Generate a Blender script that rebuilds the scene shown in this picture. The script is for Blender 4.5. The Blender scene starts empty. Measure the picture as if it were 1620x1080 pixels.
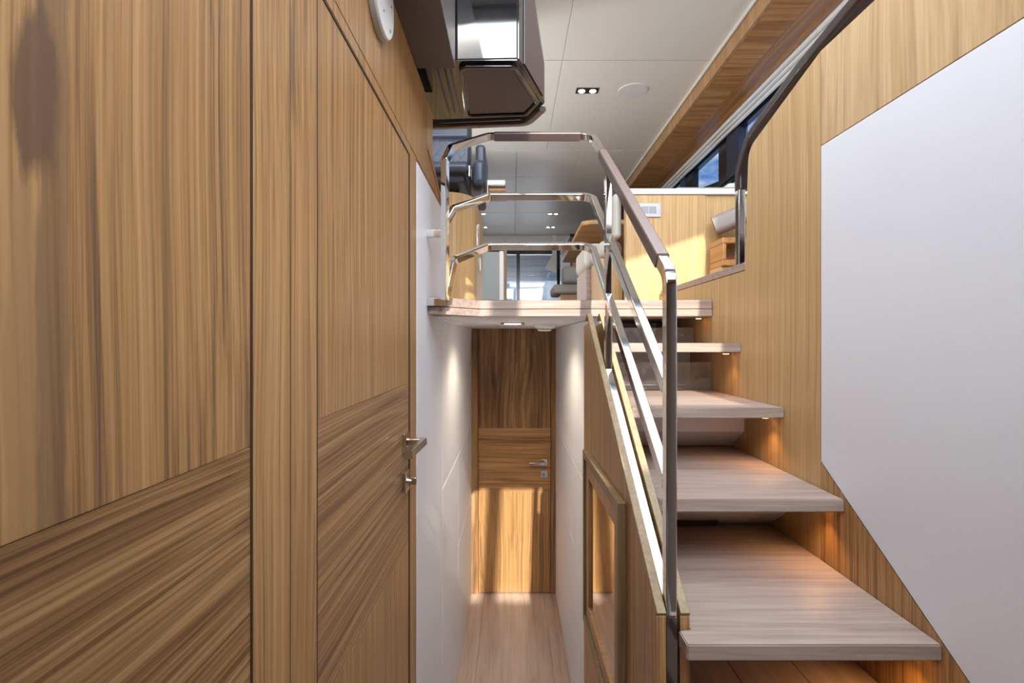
import bpy, bmesh, math, random
from mathutils import Vector, Matrix
random.seed(4)
S = bpy.context.scene
C = S.collection
F = 800.0                                    # focal length in pixels (1620 wide)

# ------------------------------------------------------------ camera, exposure
cd = bpy.data.cameras.new('camera'); cam = bpy.data.objects.new('camera', cd); C.objects.link(cam)
cam.location = (0, 0, 0); cam.rotation_euler = (math.pi/2, 0, 0)
cd.lens = 36*F/1620; cd.sensor_width = 36; cd.clip_start = 0.02
S.camera = cam
S.view_settings.view_transform = 'Standard'; S.view_settings.look = 'None'
S.view_settings.gamma = 1; S.view_settings.use_curve_mapping = False
S.view_settings.exposure = 1.04
S.cycles.max_bounces = 14; S.cycles.diffuse_bounces = 7; S.cycles.glossy_bounces = 6
S.cycles.transparent_max_bounces = 12

# ------------------------------------------------------------ world: blue sky with broken cloud
w = bpy.data.worlds.new('sky'); S.world = w; w.use_nodes = True
nt = w.node_tree; N = nt.nodes; L = nt.links; N.clear()
out = N.new('ShaderNodeOutputWorld'); bg = N.new('ShaderNodeBackground')
tc = N.new('ShaderNodeTexCoord'); mp = N.new('ShaderNodeMapping'); no = N.new('ShaderNodeTexNoise')
mp.inputs['Scale'].default_value = (3.2, 3.2, 7.5); mp.inputs['Location'].default_value = (0.35, 0.2, 0.4)
no.inputs['Scale'].default_value = 1.9; no.inputs['Detail'].default_value = 9; no.inputs['Roughness'].default_value = 0.62
cr = N.new('ShaderNodeValToRGB'); cr.color_ramp.elements[0].position = 0.42; cr.color_ramp.elements[1].position = 0.57
mx = N.new('ShaderNodeMix'); mx.data_type = 'RGBA'
sep = N.new('ShaderNodeSeparateXYZ'); gr = N.new('ShaderNodeValToRGB')
gr.color_ramp.elements[0].position = 0.0; gr.color_ramp.elements[0].color = (0.08, 0.20, 0.42, 1)
gr.color_ramp.elements[1].position = 0.7; gr.color_ramp.elements[1].color = (0.02, 0.095, 0.30, 1)
L.new(tc.outputs['Generated'], mp.inputs['Vector']); L.new(mp.outputs[0], no.inputs['Vector'])
L.new(no.outputs['Fac'], cr.inputs[0]); L.new(tc.outputs['Generated'], sep.inputs[0]); L.new(sep.outputs['Z'], gr.inputs[0])
L.new(cr.outputs[0], mx.inputs[0]); L.new(gr.outputs[0], mx.inputs[6]); mx.inputs[7].default_value = (0.46, 0.50, 0.56, 1)
L.new(mx.outputs[2], bg.inputs['Color']); L.new(bg.outputs[0], out.inputs[0])
bg.inputs['Strength'].default_value = 1.0

# ------------------------------------------------------------ sun, daylight at the openings, added fill lights
sun_dir = Vector((-0.055, 1.0, -0.65)).normalized()
sl = bpy.data.lights.new('sun', 'SUN'); sl.energy = 3.7; sl.angle = math.radians(0.7); sl.color = (1.0, 0.93, 0.80)
so = bpy.data.objects.new('sun', sl); C.objects.link(so)
so.rotation_euler = sun_dir.to_track_quat('-Z', 'Y').to_euler(); so.location = (0.3, -3, 4)

def area(name, loc, direction, sx, sy, power, col):
    l = bpy.data.lights.new(name, 'AREA'); l.shape = 'RECTANGLE'; l.size = sx; l.size_y = sy
    l.energy = power; l.color = col
    o = bpy.data.objects.new(name, l); C.objects.link(o); o.location = loc
    o.rotation_euler = Vector(direction).to_track_quat('-Z', 'Y').to_euler()
    return o
area('windscreen_daylight', (0.1, -0.75, 1.75), (0, 0.62, -0.8), 3.2, 1.5, 118, (0.86, 0.93, 1.0))
area('skylight_daylight', (0.22, 1.43, 1.99), (0, 0, -1), 1.8, 1.3, 21, (0.86, 0.93, 1.0))
area('ceiling_fill', (-1.6, 3.9, 1.25), (0.8, 0, 0.6), 0.12, 3.6, 42, (1.0, 0.97, 0.92))  # added unseen fill that lifts the ceiling, not a fitted lamp
area('forward_upfill', (0.1, -1.75, 1.28), (0, 0.78, 0.62), 3.2, 0.5, 75, (0.95, 0.97, 1.0))  # added uplight imitating glow off an unseen foredeck, brightens the ceiling
area('aft_door_daylight', (-0.2, 9.9, 1.2), (0, -1, 0), 2.0, 1.4, 14, (0.95, 0.97, 1.0))

# ------------------------------------------------------------ materials
def newmat(name):
    m = bpy.data.materials.new(name); m.use_nodes = True
    return m, m.node_tree.nodes, m.node_tree.links, m.node_tree.nodes['Principled BSDF']
def plain(name, col, rough=0.5, metal=0.0, bump=0.0, bscale=200, spec=0.5, coat=0.0, var=0.0):
    m, n, l, b = newmat(name)
    b.inputs['Base Color'].default_value = (*col, 1); b.inputs['Roughness'].default_value = rough
    b.inputs['Metallic'].default_value = metal; b.inputs['Specular IOR Level'].default_value = spec
    b.inputs['Coat Weight'].default_value = coat; b.inputs['Coat Roughness'].default_value = 0.05
    t = n.new('ShaderNodeTexCoord'); q = n.new('ShaderNodeTexNoise'); q.inputs['Scale'].default_value = bscale
    q.inputs['Detail'].default_value = 4; l.new(t.outputs['Object'], q.inputs['Vector'])
    if bump:
        bp = n.new('ShaderNodeBump'); bp.inputs['Strength'].default_value = bump; bp.inputs['Distance'].default_value = 0.002
        l.new(q.outputs['Fac'], bp.inputs['Height']); l.new(bp.outputs[0], b.inputs['Normal'])
    if var:
        r = n.new('ShaderNodeValToRGB')
        r.color_ramp.elements[0].position = 0.3; r.color_ramp.elements[1].position = 0.7
        r.color_ramp.elements[0].color = (*[c*(1-var) for c in col], 1); r.color_ramp.elements[1].color = (*[min(1, c*(1+var)) for c in col], 1)
        l.new(q.outputs['Fac'], r.inputs[0]); l.new(r.outputs[0], b.inputs['Base Color'])
    return m
def emit(name, col, st):
    m, n, l, b = newmat(name)
    b.inputs['Base Color'].default_value = (*col, 1)
    b.inputs['Emission Color'].default_value = (*col, 1); b.inputs['Emission Strength'].default_value = st
    return m
def wood(name, axis, dark, mid, light, across=55, fine=260, along=1.3, rough=0.38, fig=1.0, seed=0.0, spec=0.4, contrast=1.0, tilt=0.0, lowf=0.30):
    """veneer: streaks drawn out along one axis, broad figure bands and fine pores"""
    m, n, l, b = newmat(name)
    t = n.new('ShaderNodeTexCoord')
    rot = n.new('ShaderNodeMapping'); rot.inputs['Rotation'].default_value = (tilt, 0, 0)
    rot.inputs['Location'].default_value = (seed, seed*1.7, seed*0.6)
    l.new(t.outputs['Object'], rot.inputs['Vector'])
    def sc(a, al):
        s = [a, a, a]; s['xyz'.index(axis)] = al; return s
    # slow warp so that the grain wanders
    wn = n.new('ShaderNodeTexNoise'); wm = n.new('ShaderNodeMapping'); wm.inputs['Scale'].default_value = sc(3.0, 1.1)
    wn.inputs['Scale'].default_value = 1.0; wn.inputs['Detail'].default_value = 1.5
    l.new(rot.outputs[0], wm.inputs['Vector']); l.new(wm.outputs[0], wn.inputs['Vector'])
    ws = n.new('ShaderNodeVectorMath'); ws.operation = 'MULTIPLY_ADD'
    ws.inputs[1].default_value = (0.06*fig,)*3
    l.new(wn.outputs['Color'], ws.inputs[0]); l.new(rot.outputs[0], ws.inputs[2])
    def layer(a, al, det, src):
        mm = n.new('ShaderNodeMapping'); mm.inputs['Scale'].default_value = sc(a, al)
        q = n.new('ShaderNodeTexNoise'); q.inputs['Scale'].default_value = 1.0; q.inputs['Detail'].default_value = det
        q.inputs['Roughness'].default_value = 0.55
        l.new(src, mm.inputs['Vector']); l.new(mm.outputs[0], q.inputs['Vector']); return q.outputs['Fac']
    A = layer(across*0.28, along*0.35, 2, ws.outputs[0])
    B = layer(across, along, 4, ws.outputs[0])
    D = layer(fine, along*3.0, 3, rot.outputs[0])
    def mth(op, x, y):
        k = n.new('ShaderNodeMath'); k.operation = op
        for i, v in enumerate((x, y)):
            if isinstance(v, (int, float)): k.inputs[i].default_value = v
            else: l.new(v, k.inputs[i])
        return k.outputs[0]
    s = mth('ADD', mth('MULTIPLY', A, lowf), mth('ADD', mth('MULTIPLY', B, 0.80-lowf), mth('MULTIPLY', D, 0.20)))
    r = n.new('ShaderNodeValToRGB'); e = r.color_ramp.elements
    h = 0.135/contrast
    e[0].position = 0.5-h; e[0].color = (*dark, 1); e[1].position = 0.5+h; e[1].color = (*light, 1)
    k = e.new(0.5); k.color = (*mid, 1)
    l.new(s, r.inputs[0]); l.new(r.outputs[0], b.inputs['Base Color'])
    b.inputs['Roughness'].default_value = rough; b.inputs['Specular IOR Level'].default_value = spec
    bp = n.new('ShaderNodeBump'); bp.inputs['Strength'].default_value = 0.12; bp.inputs['Distance'].default_value = 0.001
    l.new(D, bp.inputs['Height']); l.new(bp.outputs[0], b.inputs['Normal'])
    return m
T_D, T_M, T_L = (0.205, 0.105, 0.042), (0.40, 0.215, 0.082), (0.54, 0.32, 0.138)
teak_z = wood('teak_vertical', 'z', T_D, T_M, T_L, across=210, fine=560, along=1.3, fig=0.5, contrast=1.15, lowf=0.2)
teak_z_big = wood('teak_vertical_figured', 'z', (0.175, 0.095, 0.048), T_M, T_L, across=170, fine=480, along=0.9, fig=1.3, seed=3.1, contrast=1.2, lowf=0.36)
heart = wood('teak_with_heartwood', 'z', (0.175, 0.095, 0.048), T_M, T_L, across=190, fine=520, along=0.8, fig=1.3, seed=3.4, contrast=1.2, lowf=0.36)
def heartwood(m, spots):
    n = m.node_tree.nodes; l = m.node_tree.links; b = n['Principled BSDF']
    src = b.inputs['Base Color'].links[0].from_socket
    t = n.new('ShaderNodeTexCoord'); q = n.new('ShaderNodeTexNoise'); mm = n.new('ShaderNodeMapping')
    mm.inputs['Scale'].default_value = (60, 60, 14); q.inputs['Scale'].default_value = 1; q.inputs['Detail'].default_value = 4
    l.new(t.outputs['Object'], mm.inputs[0]); l.new(mm.outputs[0], q.inputs['Vector'])
    for cy, ry, cz, rz, col, amt in spots:
        v = n.new('ShaderNodeVectorMath'); v.operation = 'SUBTRACT'; v.inputs[1].default_value = (0, cy, cz); l.new(t.outputs['Object'], v.inputs[0])
        v2 = n.new('ShaderNodeVectorMath'); v2.operation = 'MULTIPLY'; v2.inputs[1].default_value = (0, 1/ry, 1/rz); l.new(v.outputs[0], v2.inputs[0])
        ln = n.new('ShaderNodeVectorMath'); ln.operation = 'LENGTH'; l.new(v2.outputs[0], ln.inputs[0])
        a = n.new('ShaderNodeMath'); a.operation = 'MULTIPLY_ADD'; a.inputs[1].default_value = 1.3; l.new(q.outputs['Fac'], a.inputs[0]); l.new(ln.outputs['Value'], a.inputs[2])
        r = n.new('ShaderNodeMapRange'); r.inputs['From Min'].default_value = 1.45; r.inputs['From Max'].default_value = 1.75; r.inputs['To Min'].default_value = amt; r.inputs['To Max'].default_value = 0
        l.new(a.outputs[0], r.inputs[0])
        x = n.new('ShaderNodeMix'); x.data_type = 'RGBA'; l.new(r.outputs[0], x.inputs[0]); l.new(src, x.inputs[6]); x.inputs[7].default_value = (*col, 1); src = x.outputs[2]
    l.new(src, b.inputs['Base Color'])
heartwood(heart, [(0.325, 0.016, -0.02, 0.13, (0.42, 0.25, 0.115), 0.75), (0.322, 0.012, 0.33, 0.10, (0.42, 0.26, 0.13), 0.6),
                  (0.345, 0.013, 0.13, 0.9, (0.20, 0.115, 0.062), 0.6), (0.331, 0.017, 0.165, 0.062, (0.155, 0.088, 0.052), 0.88)])
teak_y = wood('teak_horizontal_side', 'y', (0.15, 0.074, 0.030), (0.30, 0.160, 0.066), (0.47, 0.28, 0.125), across=210, fine=560, along=0.8, seed=5.7, contrast=1.35, fig=0.5)
teak_x = wood('teak_horizontal_front', 'x', T_D, T_M, T_L, across=60, along=1.6, seed=2.2, contrast=1.2)
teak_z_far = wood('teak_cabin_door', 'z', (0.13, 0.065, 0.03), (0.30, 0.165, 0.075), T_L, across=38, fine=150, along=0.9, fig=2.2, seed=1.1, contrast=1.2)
oak_z = wood('light_veneer_vertical', 'z', (0.39, 0.235, 0.097), (0.515, 0.33, 0.148), (0.61, 0.42, 0.21), across=150, fine=400, seed=8.3, rough=0.36, fig=0.7, lowf=0.22)
oak_z_big = wood('light_veneer_figured', 'z', (0.42, 0.27, 0.13), (0.57, 0.385, 0.20), (0.67, 0.475, 0.265), across=90, fine=300, fig=1.6, seed=9.9, rough=0.36)
orange_y = wood('valance_veneer_cross', 'x', (0.24, 0.10, 0.028), (0.42, 0.20, 0.065), (0.54, 0.29, 0.11), across=40, seed=1.9, rough=0.22)
orange_edge = wood('valance_veneer_edge', 'y', (0.24, 0.10, 0.028), (0.38, 0.175, 0.055), (0.50, 0.25, 0.09), across=50, seed=6.9, rough=0.3)
brown_z = wood('valance_fascia_veneer', 'z', (0.28, 0.155, 0.07), (0.40, 0.23, 0.105), (0.50, 0.30, 0.15), across=55, seed=7.7)
tread_x = wood('bleached_oak_tread', 'x', (0.27, 0.195, 0.165), (0.365, 0.278, 0.236), (0.435, 0.345, 0.30), across=110, fine=420, along=3.2, rough=0.42, seed=4.4, contrast=0.9, lowf=0.22)
floor_y = wood('bleached_oak_floor', 'y', (0.37, 0.27, 0.22), (0.49, 0.375, 0.31), (0.58, 0.46, 0.39), across=40, fine=160, along=2.0, rough=0.35, seed=6.4, contrast=0.95)
frame_y = wood('frame_veneer', 'z', (0.14, 0.085, 0.04), (0.21, 0.135, 0.065), (0.29, 0.19, 0.10), across=140, seed=3.9)
cap_y = wood('sloped_cap_veneer', 'y', (0.27, 0.19, 0.105), (0.34, 0.25, 0.14), (0.41, 0.31, 0.18), across=140, seed=2.9)
white = plain('white_panel', (0.85, 0.87, 0.93), 0.42, bump=0.05)
white_l = plain('white_leather_panel', (0.76, 0.775, 0.825), 0.5, bump=0.12, bscale=500)
ceil_m = plain('ceiling_vinyl', (0.72, 0.73, 0.71), 0.36, bump=0.06, bscale=300)
trimwhite = plain('trim_white', (0.66, 0.67, 0.62), 0.5)
gapdark = plain('shadow_gap', (0.055, 0.028, 0.014), 0.8)
black = plain('window_black', (0.008, 0.010, 0.014), 0.15)
navy = plain('window_post_navy', (0.03, 0.04, 0.075), 0.3)
chrome = plain('polished_steel', (0.74, 0.72, 0.70), 0.07, 1.0)
satin = plain('satin_steel', (0.50, 0.45, 0.41), 0.22, 1.0)
leather_br = plain('brown_leather', (0.070, 0.048, 0.042), 0.38, bump=0.2, bscale=700)
leather_bk = plain('blue_black_leather', (0.055, 0.066, 0.10), 0.27, bump=0.15, bscale=500)
leather_rail = plain('taupe_leather_wrap', (0.095, 0.065, 0.060), 0.33, bump=0.15, bscale=700)
gloss_bk = plain('gloss_black_lacquer', (0.010, 0.009, 0.010), 0.035, coat=1.0)
gloss_br = plain('gloss_brown_lacquer', (0.05, 0.032, 0.028), 0.06, coat=1.0)
panel_br = plain('matt_brown_panel', (0.075, 0.050, 0.048), 0.38, bump=0.1, bscale=800)
grey_fr = plain('grey_fridge_front', (0.30, 0.33, 0.35), 0.35)
greyup = plain('grey_upholstery', (0.38, 0.365, 0.35), 0.55, bump=0.2)
creamup = plain('cream_upholstery', (0.46, 0.43, 0.385), 0.5, bump=0.15)
plast = plain('white_plastic', (0.80, 0.80, 0.80), 0.3)
plastg = plain('grey_plastic', (0.30, 0.32, 0.34), 0.35)
dark = plain('dark_trim', (0.02, 0.018, 0.016), 0.4)
lampw = emit('lamp_glass', (1.0, 0.83, 0.58), 12)
lampw2 = emit('step_lamp_glass', (1.0, 0.55, 0.2), 6)
fabric = plain('white_curtain', (0.80, 0.81, 0.80), 0.7, bump=0.2, bscale=90)
mirror = plain('smoked_mirror', (0.62, 0.55, 0.50), 0.03, 1.0)
mar = plain('marble_worktop', (0.72, 0.71, 0.69), 0.25, var=0.06, bscale=8)
def glassmat(name, tint, gl, rough=0.02, smudge=0.0):
    m, n, l, b = newmat(name); n.remove(b)
    o = n['Material Output']; tr = n.new('ShaderNodeBsdfTransparent'); g = n.new('ShaderNodeBsdfGlossy'); mi = n.new('ShaderNodeMixShader')
    tr.inputs[0].default_value = (*tint, 1); g.inputs['Roughness'].default_value = rough
    fr = n.new('ShaderNodeFresnel'); fr.inputs[0].default_value = 1.45
    ad = n.new('ShaderNodeMath'); ad.operation = 'ADD'; ad.inputs[1].default_value = gl; l.new(fr.outputs[0], ad.inputs[0])
    geo = n.new('ShaderNodeNewGeometry'); inv = n.new('ShaderNodeMath'); inv.operation = 'SUBTRACT'; inv.inputs[0].default_value = 1.0
    ml = n.new('ShaderNodeMath'); ml.operation = 'MULTIPLY'
    l.new(geo.outputs['Backfacing'], inv.inputs[1]); l.new(ad.outputs[0], ml.inputs[0]); l.new(inv.outputs[0], ml.inputs[1]); ad = ml
    last = mi
    l.new(ad.outputs[0], mi.inputs[0]); l.new(tr.outputs[0], mi.inputs[1]); l.new(g.outputs[0], mi.inputs[2])
    if smudge:
        t = n.new('ShaderNodeTexCoord'); q = n.new('ShaderNodeTexNoise'); q.inputs['Scale'].default_value = 16
        q.inputs['Detail'].default_value = 5; q.inputs['Distortion'].default_value = 2.5
        r = n.new('ShaderNodeValToRGB'); r.color_ramp.elements[0].position = 0.45; r.color_ramp.elements[1].position = 0.85
        r.color_ramp.elements[0].color = (smudge*0.35,)*3+(1,); r.color_ramp.elements[1].color = (smudge*1.6,)*3+(1,)
        df = n.new('ShaderNodeBsdfDiffuse'); df.inputs[0].default_value = (0.8, 0.8, 0.82, 1); m2 = n.new('ShaderNodeMixShader')
        l.new(t.outputs['Object'], q.inputs['Vector']); l.new(q.outputs['Fac'], r.inputs[0]); l.new(r.outputs[0], m2.inputs[0])
        l.new(mi.outputs[0], m2.inputs[1]); l.new(df.outputs[0], m2.inputs[2]); last = m2
    l.new(last.outputs[0], o.inputs['Surface'])
    return m
glass = glassmat('window_glass', (0.90, 0.93, 0.95), 0.02)
glass_door = glassmat('door_glass', (0.72, 0.76, 0.80), 0.10)
acry = glassmat('acrylic_riser_glass', (0.93, 0.93, 0.94), 0.05, smudge=0.28)

m, n, l, b = newmat('milky_skylight_glass')
n.remove(b); tl_ = n.new('ShaderNodeBsdfTranslucent'); tl_.inputs[0].default_value = (0.86, 0.90, 0.97, 1)
l.new(tl_.outputs[0], n['Material Output'].inputs['Surface']); milky = m
# ------------------------------------------------------------ mesh helpers
def obj(name, bm, m, parent=None, smooth=None, kind=None):
    me = bpy.data.meshes.new(name)
    bmesh.ops.recalc_face_normals(bm, faces=bm.faces)
    bm.to_mesh(me); bm.free()
    o = bpy.data.objects.new(name, me); C.objects.link(o)
    for k in (m if isinstance(m, (list, tuple)) else [m]): me.materials.append(k)
    if smooth is not None:
        me.polygons.foreach_set('use_smooth', [True]*len(me.polygons)); me.set_sharp_from_angle(angle=math.radians(smooth))
        wnm = o.modifiers.new('weighted_normal', 'WEIGHTED_NORMAL'); wnm.keep_sharp = True; wnm.weight = 80
    if parent: o.parent = parent
    if kind: o['kind'] = kind
    return o
def tag(o, label, cat, group=None, kind=None):
    o['label'] = label; o['category'] = cat
    if group: o['group'] = group
    if kind: o['kind'] = kind
    return o
def thing(name, label=None, cat=None, group=None, kind=None):
    o = bpy.data.objects.new(name, None); o.empty_display_size = 0.05; C.objects.link(o)
    if label: o['label'] = label
    if cat: o['category'] = cat
    if group: o['group'] = group
    if kind: o['kind'] = kind
    return o
def box(bm, x0, x1, y0, y1, z0, z1, bev=0.0, seg=2, mi=0):
    r = bmesh.ops.create_cube(bm, size=1)
    vs = r['verts']
    for v in vs:
        v.co = Vector(((x0+x1)/2+v.co.x*(x1-x0), (y0+y1)/2+v.co.y*(y1-y0), (z0+z1)/2+v.co.z*(z1-z0)))
    fs = set(f for v in vs for f in v.link_faces)
    if bev > 0:
        es = list({e for v in vs for e in v.link_edges})
        rr = bmesh.ops.bevel(bm, geom=es+vs, offset=bev, segments=seg, affect='EDGES', profile=0.5)
        fs = set(rr['faces']) | {f for f in fs if f.is_valid}
    for f in fs:
        if f.is_valid: f.material_index = mi
    return bm
def B(x0, x1, y0, y1, z0, z1, bev=0.0, seg=2):
    return box(bmesh.new(), x0, x1, y0, y1, z0, z1, bev, seg)
def prism(bm, pts, axis, a, b, bev=0.0, seg=2):
    """polygon given in the other two axes, extruded along axis from a to b"""
    def mk(u, v, t):
        return Vector((t, u, v)) if axis == 'x' else Vector((u, t, v)) if axis == 'y' else Vector((u, v, t))
    v0 = [bm.verts.new(mk(u, v, a)) for u, v in pts]; v1 = [bm.verts.new(mk(u, v, b)) for u, v in pts]
    n = len(pts)
    fs = [bm.faces.new(v0), bm.faces.new(v1[::-1])]
    for i in range(n): fs.append(bm.faces.new((v0[i], v1[i], v1[(i+1) % n], v0[(i+1) % n])))
    if bev:
        es = list({e for f in fs for e in f.edges})
        bmesh.ops.bevel(bm, geom=es, offset=bev, segments=seg, affect='EDGES')
    return bm
def P(pts, axis, a, b, bev=0.0, seg=2): return prism(bmesh.new(), pts, axis, a, b, bev, seg)
def cyl(bm, c, axis, r, h, seg=32, r2=None, bev=0.0):
    r2 = r if r2 is None else r2
    res = bmesh.ops.create_cone(bm, cap_ends=True, segments=seg, radius1=r, radius2=r2, depth=h)
    M = {'z': Matrix(), 'x': Matrix.Rotation(math.pi/2, 4, 'Y'), 'y': Matrix.Rotation(-math.pi/2, 4, 'X')}[axis]
    bmesh.ops.transform(bm, matrix=Matrix.Translation(c) @ M, verts=res['verts'])
    if bev:
        es = [e for e in {e for v in res['verts'] for e in v.link_edges} if e.calc_face_angle(0) > 0.9]
        bmesh.ops.bevel(bm, geom=es, offset=bev, segments=2, affect='EDGES')
    return bm
def CY(c, axis, r, h, seg=32, r2=None, bev=0.0): return cyl(bmesh.new(), c, axis, r, h, seg, r2, bev)
def fillet(pts, rad, n=8):
    pts = [Vector(p) for p in pts]; o = [pts[0]]
    if not isinstance(rad, (list, tuple)): rad = [rad]*len(pts)
    for i in range(1, len(pts)-1):
        a, b, c = pts[i-1], pts[i], pts[i+1]
        u = (a-b).normalized(); v = (c-b).normalized(); th = u.angle(v)
        r = rad[i]
        d = min(r/math.tan(th/2), (a-b).length*0.48, (c-b).length*0.48); r = d*math.tan(th/2)
        cc = b+(u+v).normalized()*(r/math.sin(th/2))
        p0 = b+u*d; p1 = b+v*d; e0 = p0-cc; e1 = p1-cc; ang = e0.angle(e1)
        for k in range(n+1):
            t = k/n
            o.append(cc+(e0*math.sin((1-t)*ang)+e1*math.sin(t*ang))/math.sin(ang))
    o.append(pts[-1]); return o
def sweep(bm, path, n0, wd, th, ch=0.003, round_=False, seg=16):
    """bar swept along path; n0 = width direction at its start, carried along without twisting"""
    path = [Vector(p) for p in path]
    T = [(path[i+1]-path[i]).normalized() for i in range(len(path)-1)]
    tan = [T[0]]+[((T[i-1]+T[i]).normalized()) for i in range(1, len(T))]+[T[-1]]
    a, b = wd/2, th/2
    if round_: sec = [(a*math.cos(2*math.pi*k/seg), b*math.sin(2*math.pi*k/seg)) for k in range(seg)]
    else:
        sec = []
        for sx, sy, s0 in ((1, 1, 0), (-1, 1, 1), (-1, -1, 2), (1, -1, 3)):
            for k in range(4):
                g = math.pi/2*(s0+k/3)
                sec.append((sx*(a-ch)+ch*math.cos(g), sy*(b-ch)+ch*math.sin(g)))
    nrm = Vector(n0); nrm = (nrm-tan[0]*nrm.dot(tan[0])).normalized()
    rings = []; prev = tan[0]
    for i, p in enumerate(path):
        q = prev.rotation_difference(tan[i]); nrm = (q @ nrm); nrm = (nrm-tan[i]*nrm.dot(tan[i])).normalized(); prev = tan[i]
        bi = tan[i].cross(nrm)
        sc = 1.0
        rings.append([bm.verts.new(p+nrm*x+bi*y) for x, y in sec])
    m = len(sec)
    for i in range(len(rings)-1):
        for k in range(m): bm.faces.new((rings[i][k], rings[i][(k+1) % m], rings[i+1][(k+1) % m], rings[i+1][k]))
    bm.faces.new(rings[0][::-1]); bm.faces.new(rings[-1])
    return bm
def SW(path, n0, wd, th, ch=0.003, **k): return sweep(bmesh.new(), path, n0, wd, th, ch, **k)
def px(x, y, Y):                       # point seen at pixel (x,y) lying Y metres away
    return Vector(((x-810)/F*Y, Y, (540-y)/F*Y))
def subsurf(o, lv=2):
    m = o.modifiers.new('subsurf', 'SUBSURF'); m.levels = lv; m.render_levels = lv
def structure(name, bm, m, **k): return obj(name, bm, m, kind='structure', **k)

XL, XR = -0.31, 0.79
ZF = -1.93                              # cabin passage floor
ZD = 0.163                              # saloon deck top
YD = 1.99                               # front edge of the saloon deck
YB = 3.875                              # cabin door at the end of the passage

# ============================================================ LEFT WALL
TH = 0.03
wl = thing('wall_left', kind='structure')
bm = bmesh.new()
prism(bm, [(-2.4, 0.598), (-2.4, 0.886), (1.2025, 0.886), (1.2025, 0.598)], 'x', XL-TH, XL)
prism(bm, [(1.2045, 0.598), (1.2045, 0.886), (1.85, 0.886), (1.85, 0.72), (2.24, 0.598)], 'x', XL-TH, XL)
obj('upper_veneer', bm, teak_z, wl)
bm = bmesh.new()
box(bm, XL-0.05, XL-TH-0.001, -2.4, 1.84, -1.45, 0.88)
for y0, y1 in ((0.6031, 0.6064), (0.7066, 0.7092), (0.8036, 0.8084), (1.5245, 1.5394)): box(bm, XL-TH-0.001, XL-0.0005, y0, y1, -1.38, 0.566 if y0 > 0.8 else 0.885)  # dark strips almost flush in the joints imitate the shade of open gaps
box(bm, XL-TH-0.001, XL-0.0005, 0.8036, 1.5394, 0.5635, 0.5688)
box(bm, XL-TH-0.001, XL-0.0004, 0.8036, 1.64, 0.5957, 0.5979); box(bm, XL-TH-0.001, XL-0.0003, 1.2026, 1.2044, 0.598, 0.885)
obj('backing', bm, gapdark, wl)
bm = bmesh.new()
box(bm, XL-TH, XL, 1.852, 1.98, 0.70, 0.886, 0.002)
obj('end_trim', bm, oak_z, wl)
bm = P([(1.853, 0.70), (1.98, 0.70), (2.25, 0.605), (2.243, 0.588)], 'x', XL-TH, XL+0.003)
obj('sloped_edge', bm, orange_edge, wl)
bm = bmesh.new()
box(bm, XL-TH, XL, 0.6065, 0.7064, -1.39, 0.596, 0.0008)
box(bm, XL-TH, XL, 0.7094, 0.8035, -1.39, 0.596, 0.0008)
obj('upright_board', bm, teak_z_big, wl)
# frame round the cabin door
bm = bmesh.new()
box(bm, XL-TH, XL, 1.5395, 1.640, -1.39, 0.594, 0.001)
box(bm, XL-TH, XL, 0.8055, 1.5385, 0.569, 0.5955, 0.001)
obj('door_frame', bm, teak_z, wl)
# doors on the left
def left_door(name, y0, y1, um):
    d = thing(name, kind='structure')
    bm = B(XL-TH, XL-0.002, y0, y1, -0.1255, 0.5632, 0.0008); obj('upper_panel', bm, um, d)
    bm = B(XL-TH, XL-0.002, y0, y1, -0.60, -0.1260, 0.0004); obj('grain_band', bm, teak_y, d)
    bm = B(XL-TH, XL-0.002, y0, y1, -1.38, -0.6005, 0.0004); obj('lower_panel', bm, teak_z, d)
    return d
d1 = left_door('door_1', -1.2, 0.6030, heart)
d2 = left_door('door_2', 0.8085, 1.5243, teak_z)
# handle of the near cabin door
h = obj('door_handle', SW(fillet([(XL, 1.462, -0.290), (XL+0.055, 1.462, -0.288), (XL+0.055, 1.245, -0.280)], 0.006, 4), (0, 0, 1), 0.020, 0.020, 0.004), satin, d2, smooth=30)
obj('rosette', B(XL-0.002, XL+0.010, 1.437, 1.487, -0.319, -0.264, 0.002), chrome, h, smooth=30)
k = obj('lock', B(XL-0.002, XL+0.009, 1.437, 1.487, -0.432, -0.375, 0.002), chrome, d2, smooth=30)
bm = CY((XL+0.014, 1.462, -0.403), 'x', 0.010, 0.014); box(bm, XL+0.018, XL+0.034, 1.458, 1.466, -0.413, -0.393, 0.002)
obj('thumb_turn', bm, satin, k, smooth=30)

# white passage wall, left: padded panels with fine seams
wp = thing('wall_passage_left', kind='structure')
def padded(y0, y1, z0, z1, x0, x1, par):
    obj('white_panel', B(x0, x1, y0, y1, z0, z1, 0.006, 3), white_l, par, smooth=40)
padded(1.644, 2.247, ZF, 0.588, XL-0.02, XL+0.001, wp)
padded(2.250, YB, -0.652, 0.098, XL-0.02, XL+0.001, wp)
padded(2.250, 2.90, ZF, -0.655, XL-0.02, XL+0.001, wp)
padded(2.903, YB, -1.168, -0.655, XL-0.02, XL+0.001, wp)
padded(2.903, YB, ZF, -1.171, XL-0.02, XL+0.001, wp)
wr = thing('wall_passage_right', kind='structure')
XW = 0.334
padded(1.96, YB, -0.652, 0.098, XW, XW+0.012, wr)
padded(1.96, 2.70, ZF, -0.655, XW, XW+0.012, wr)
padded(2.703, YB, -1.10, -0.655, XW, XW+0.012, wr)
padded(2.703, YB, ZF, -1.103, XW, XW+0.012, wr)

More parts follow.
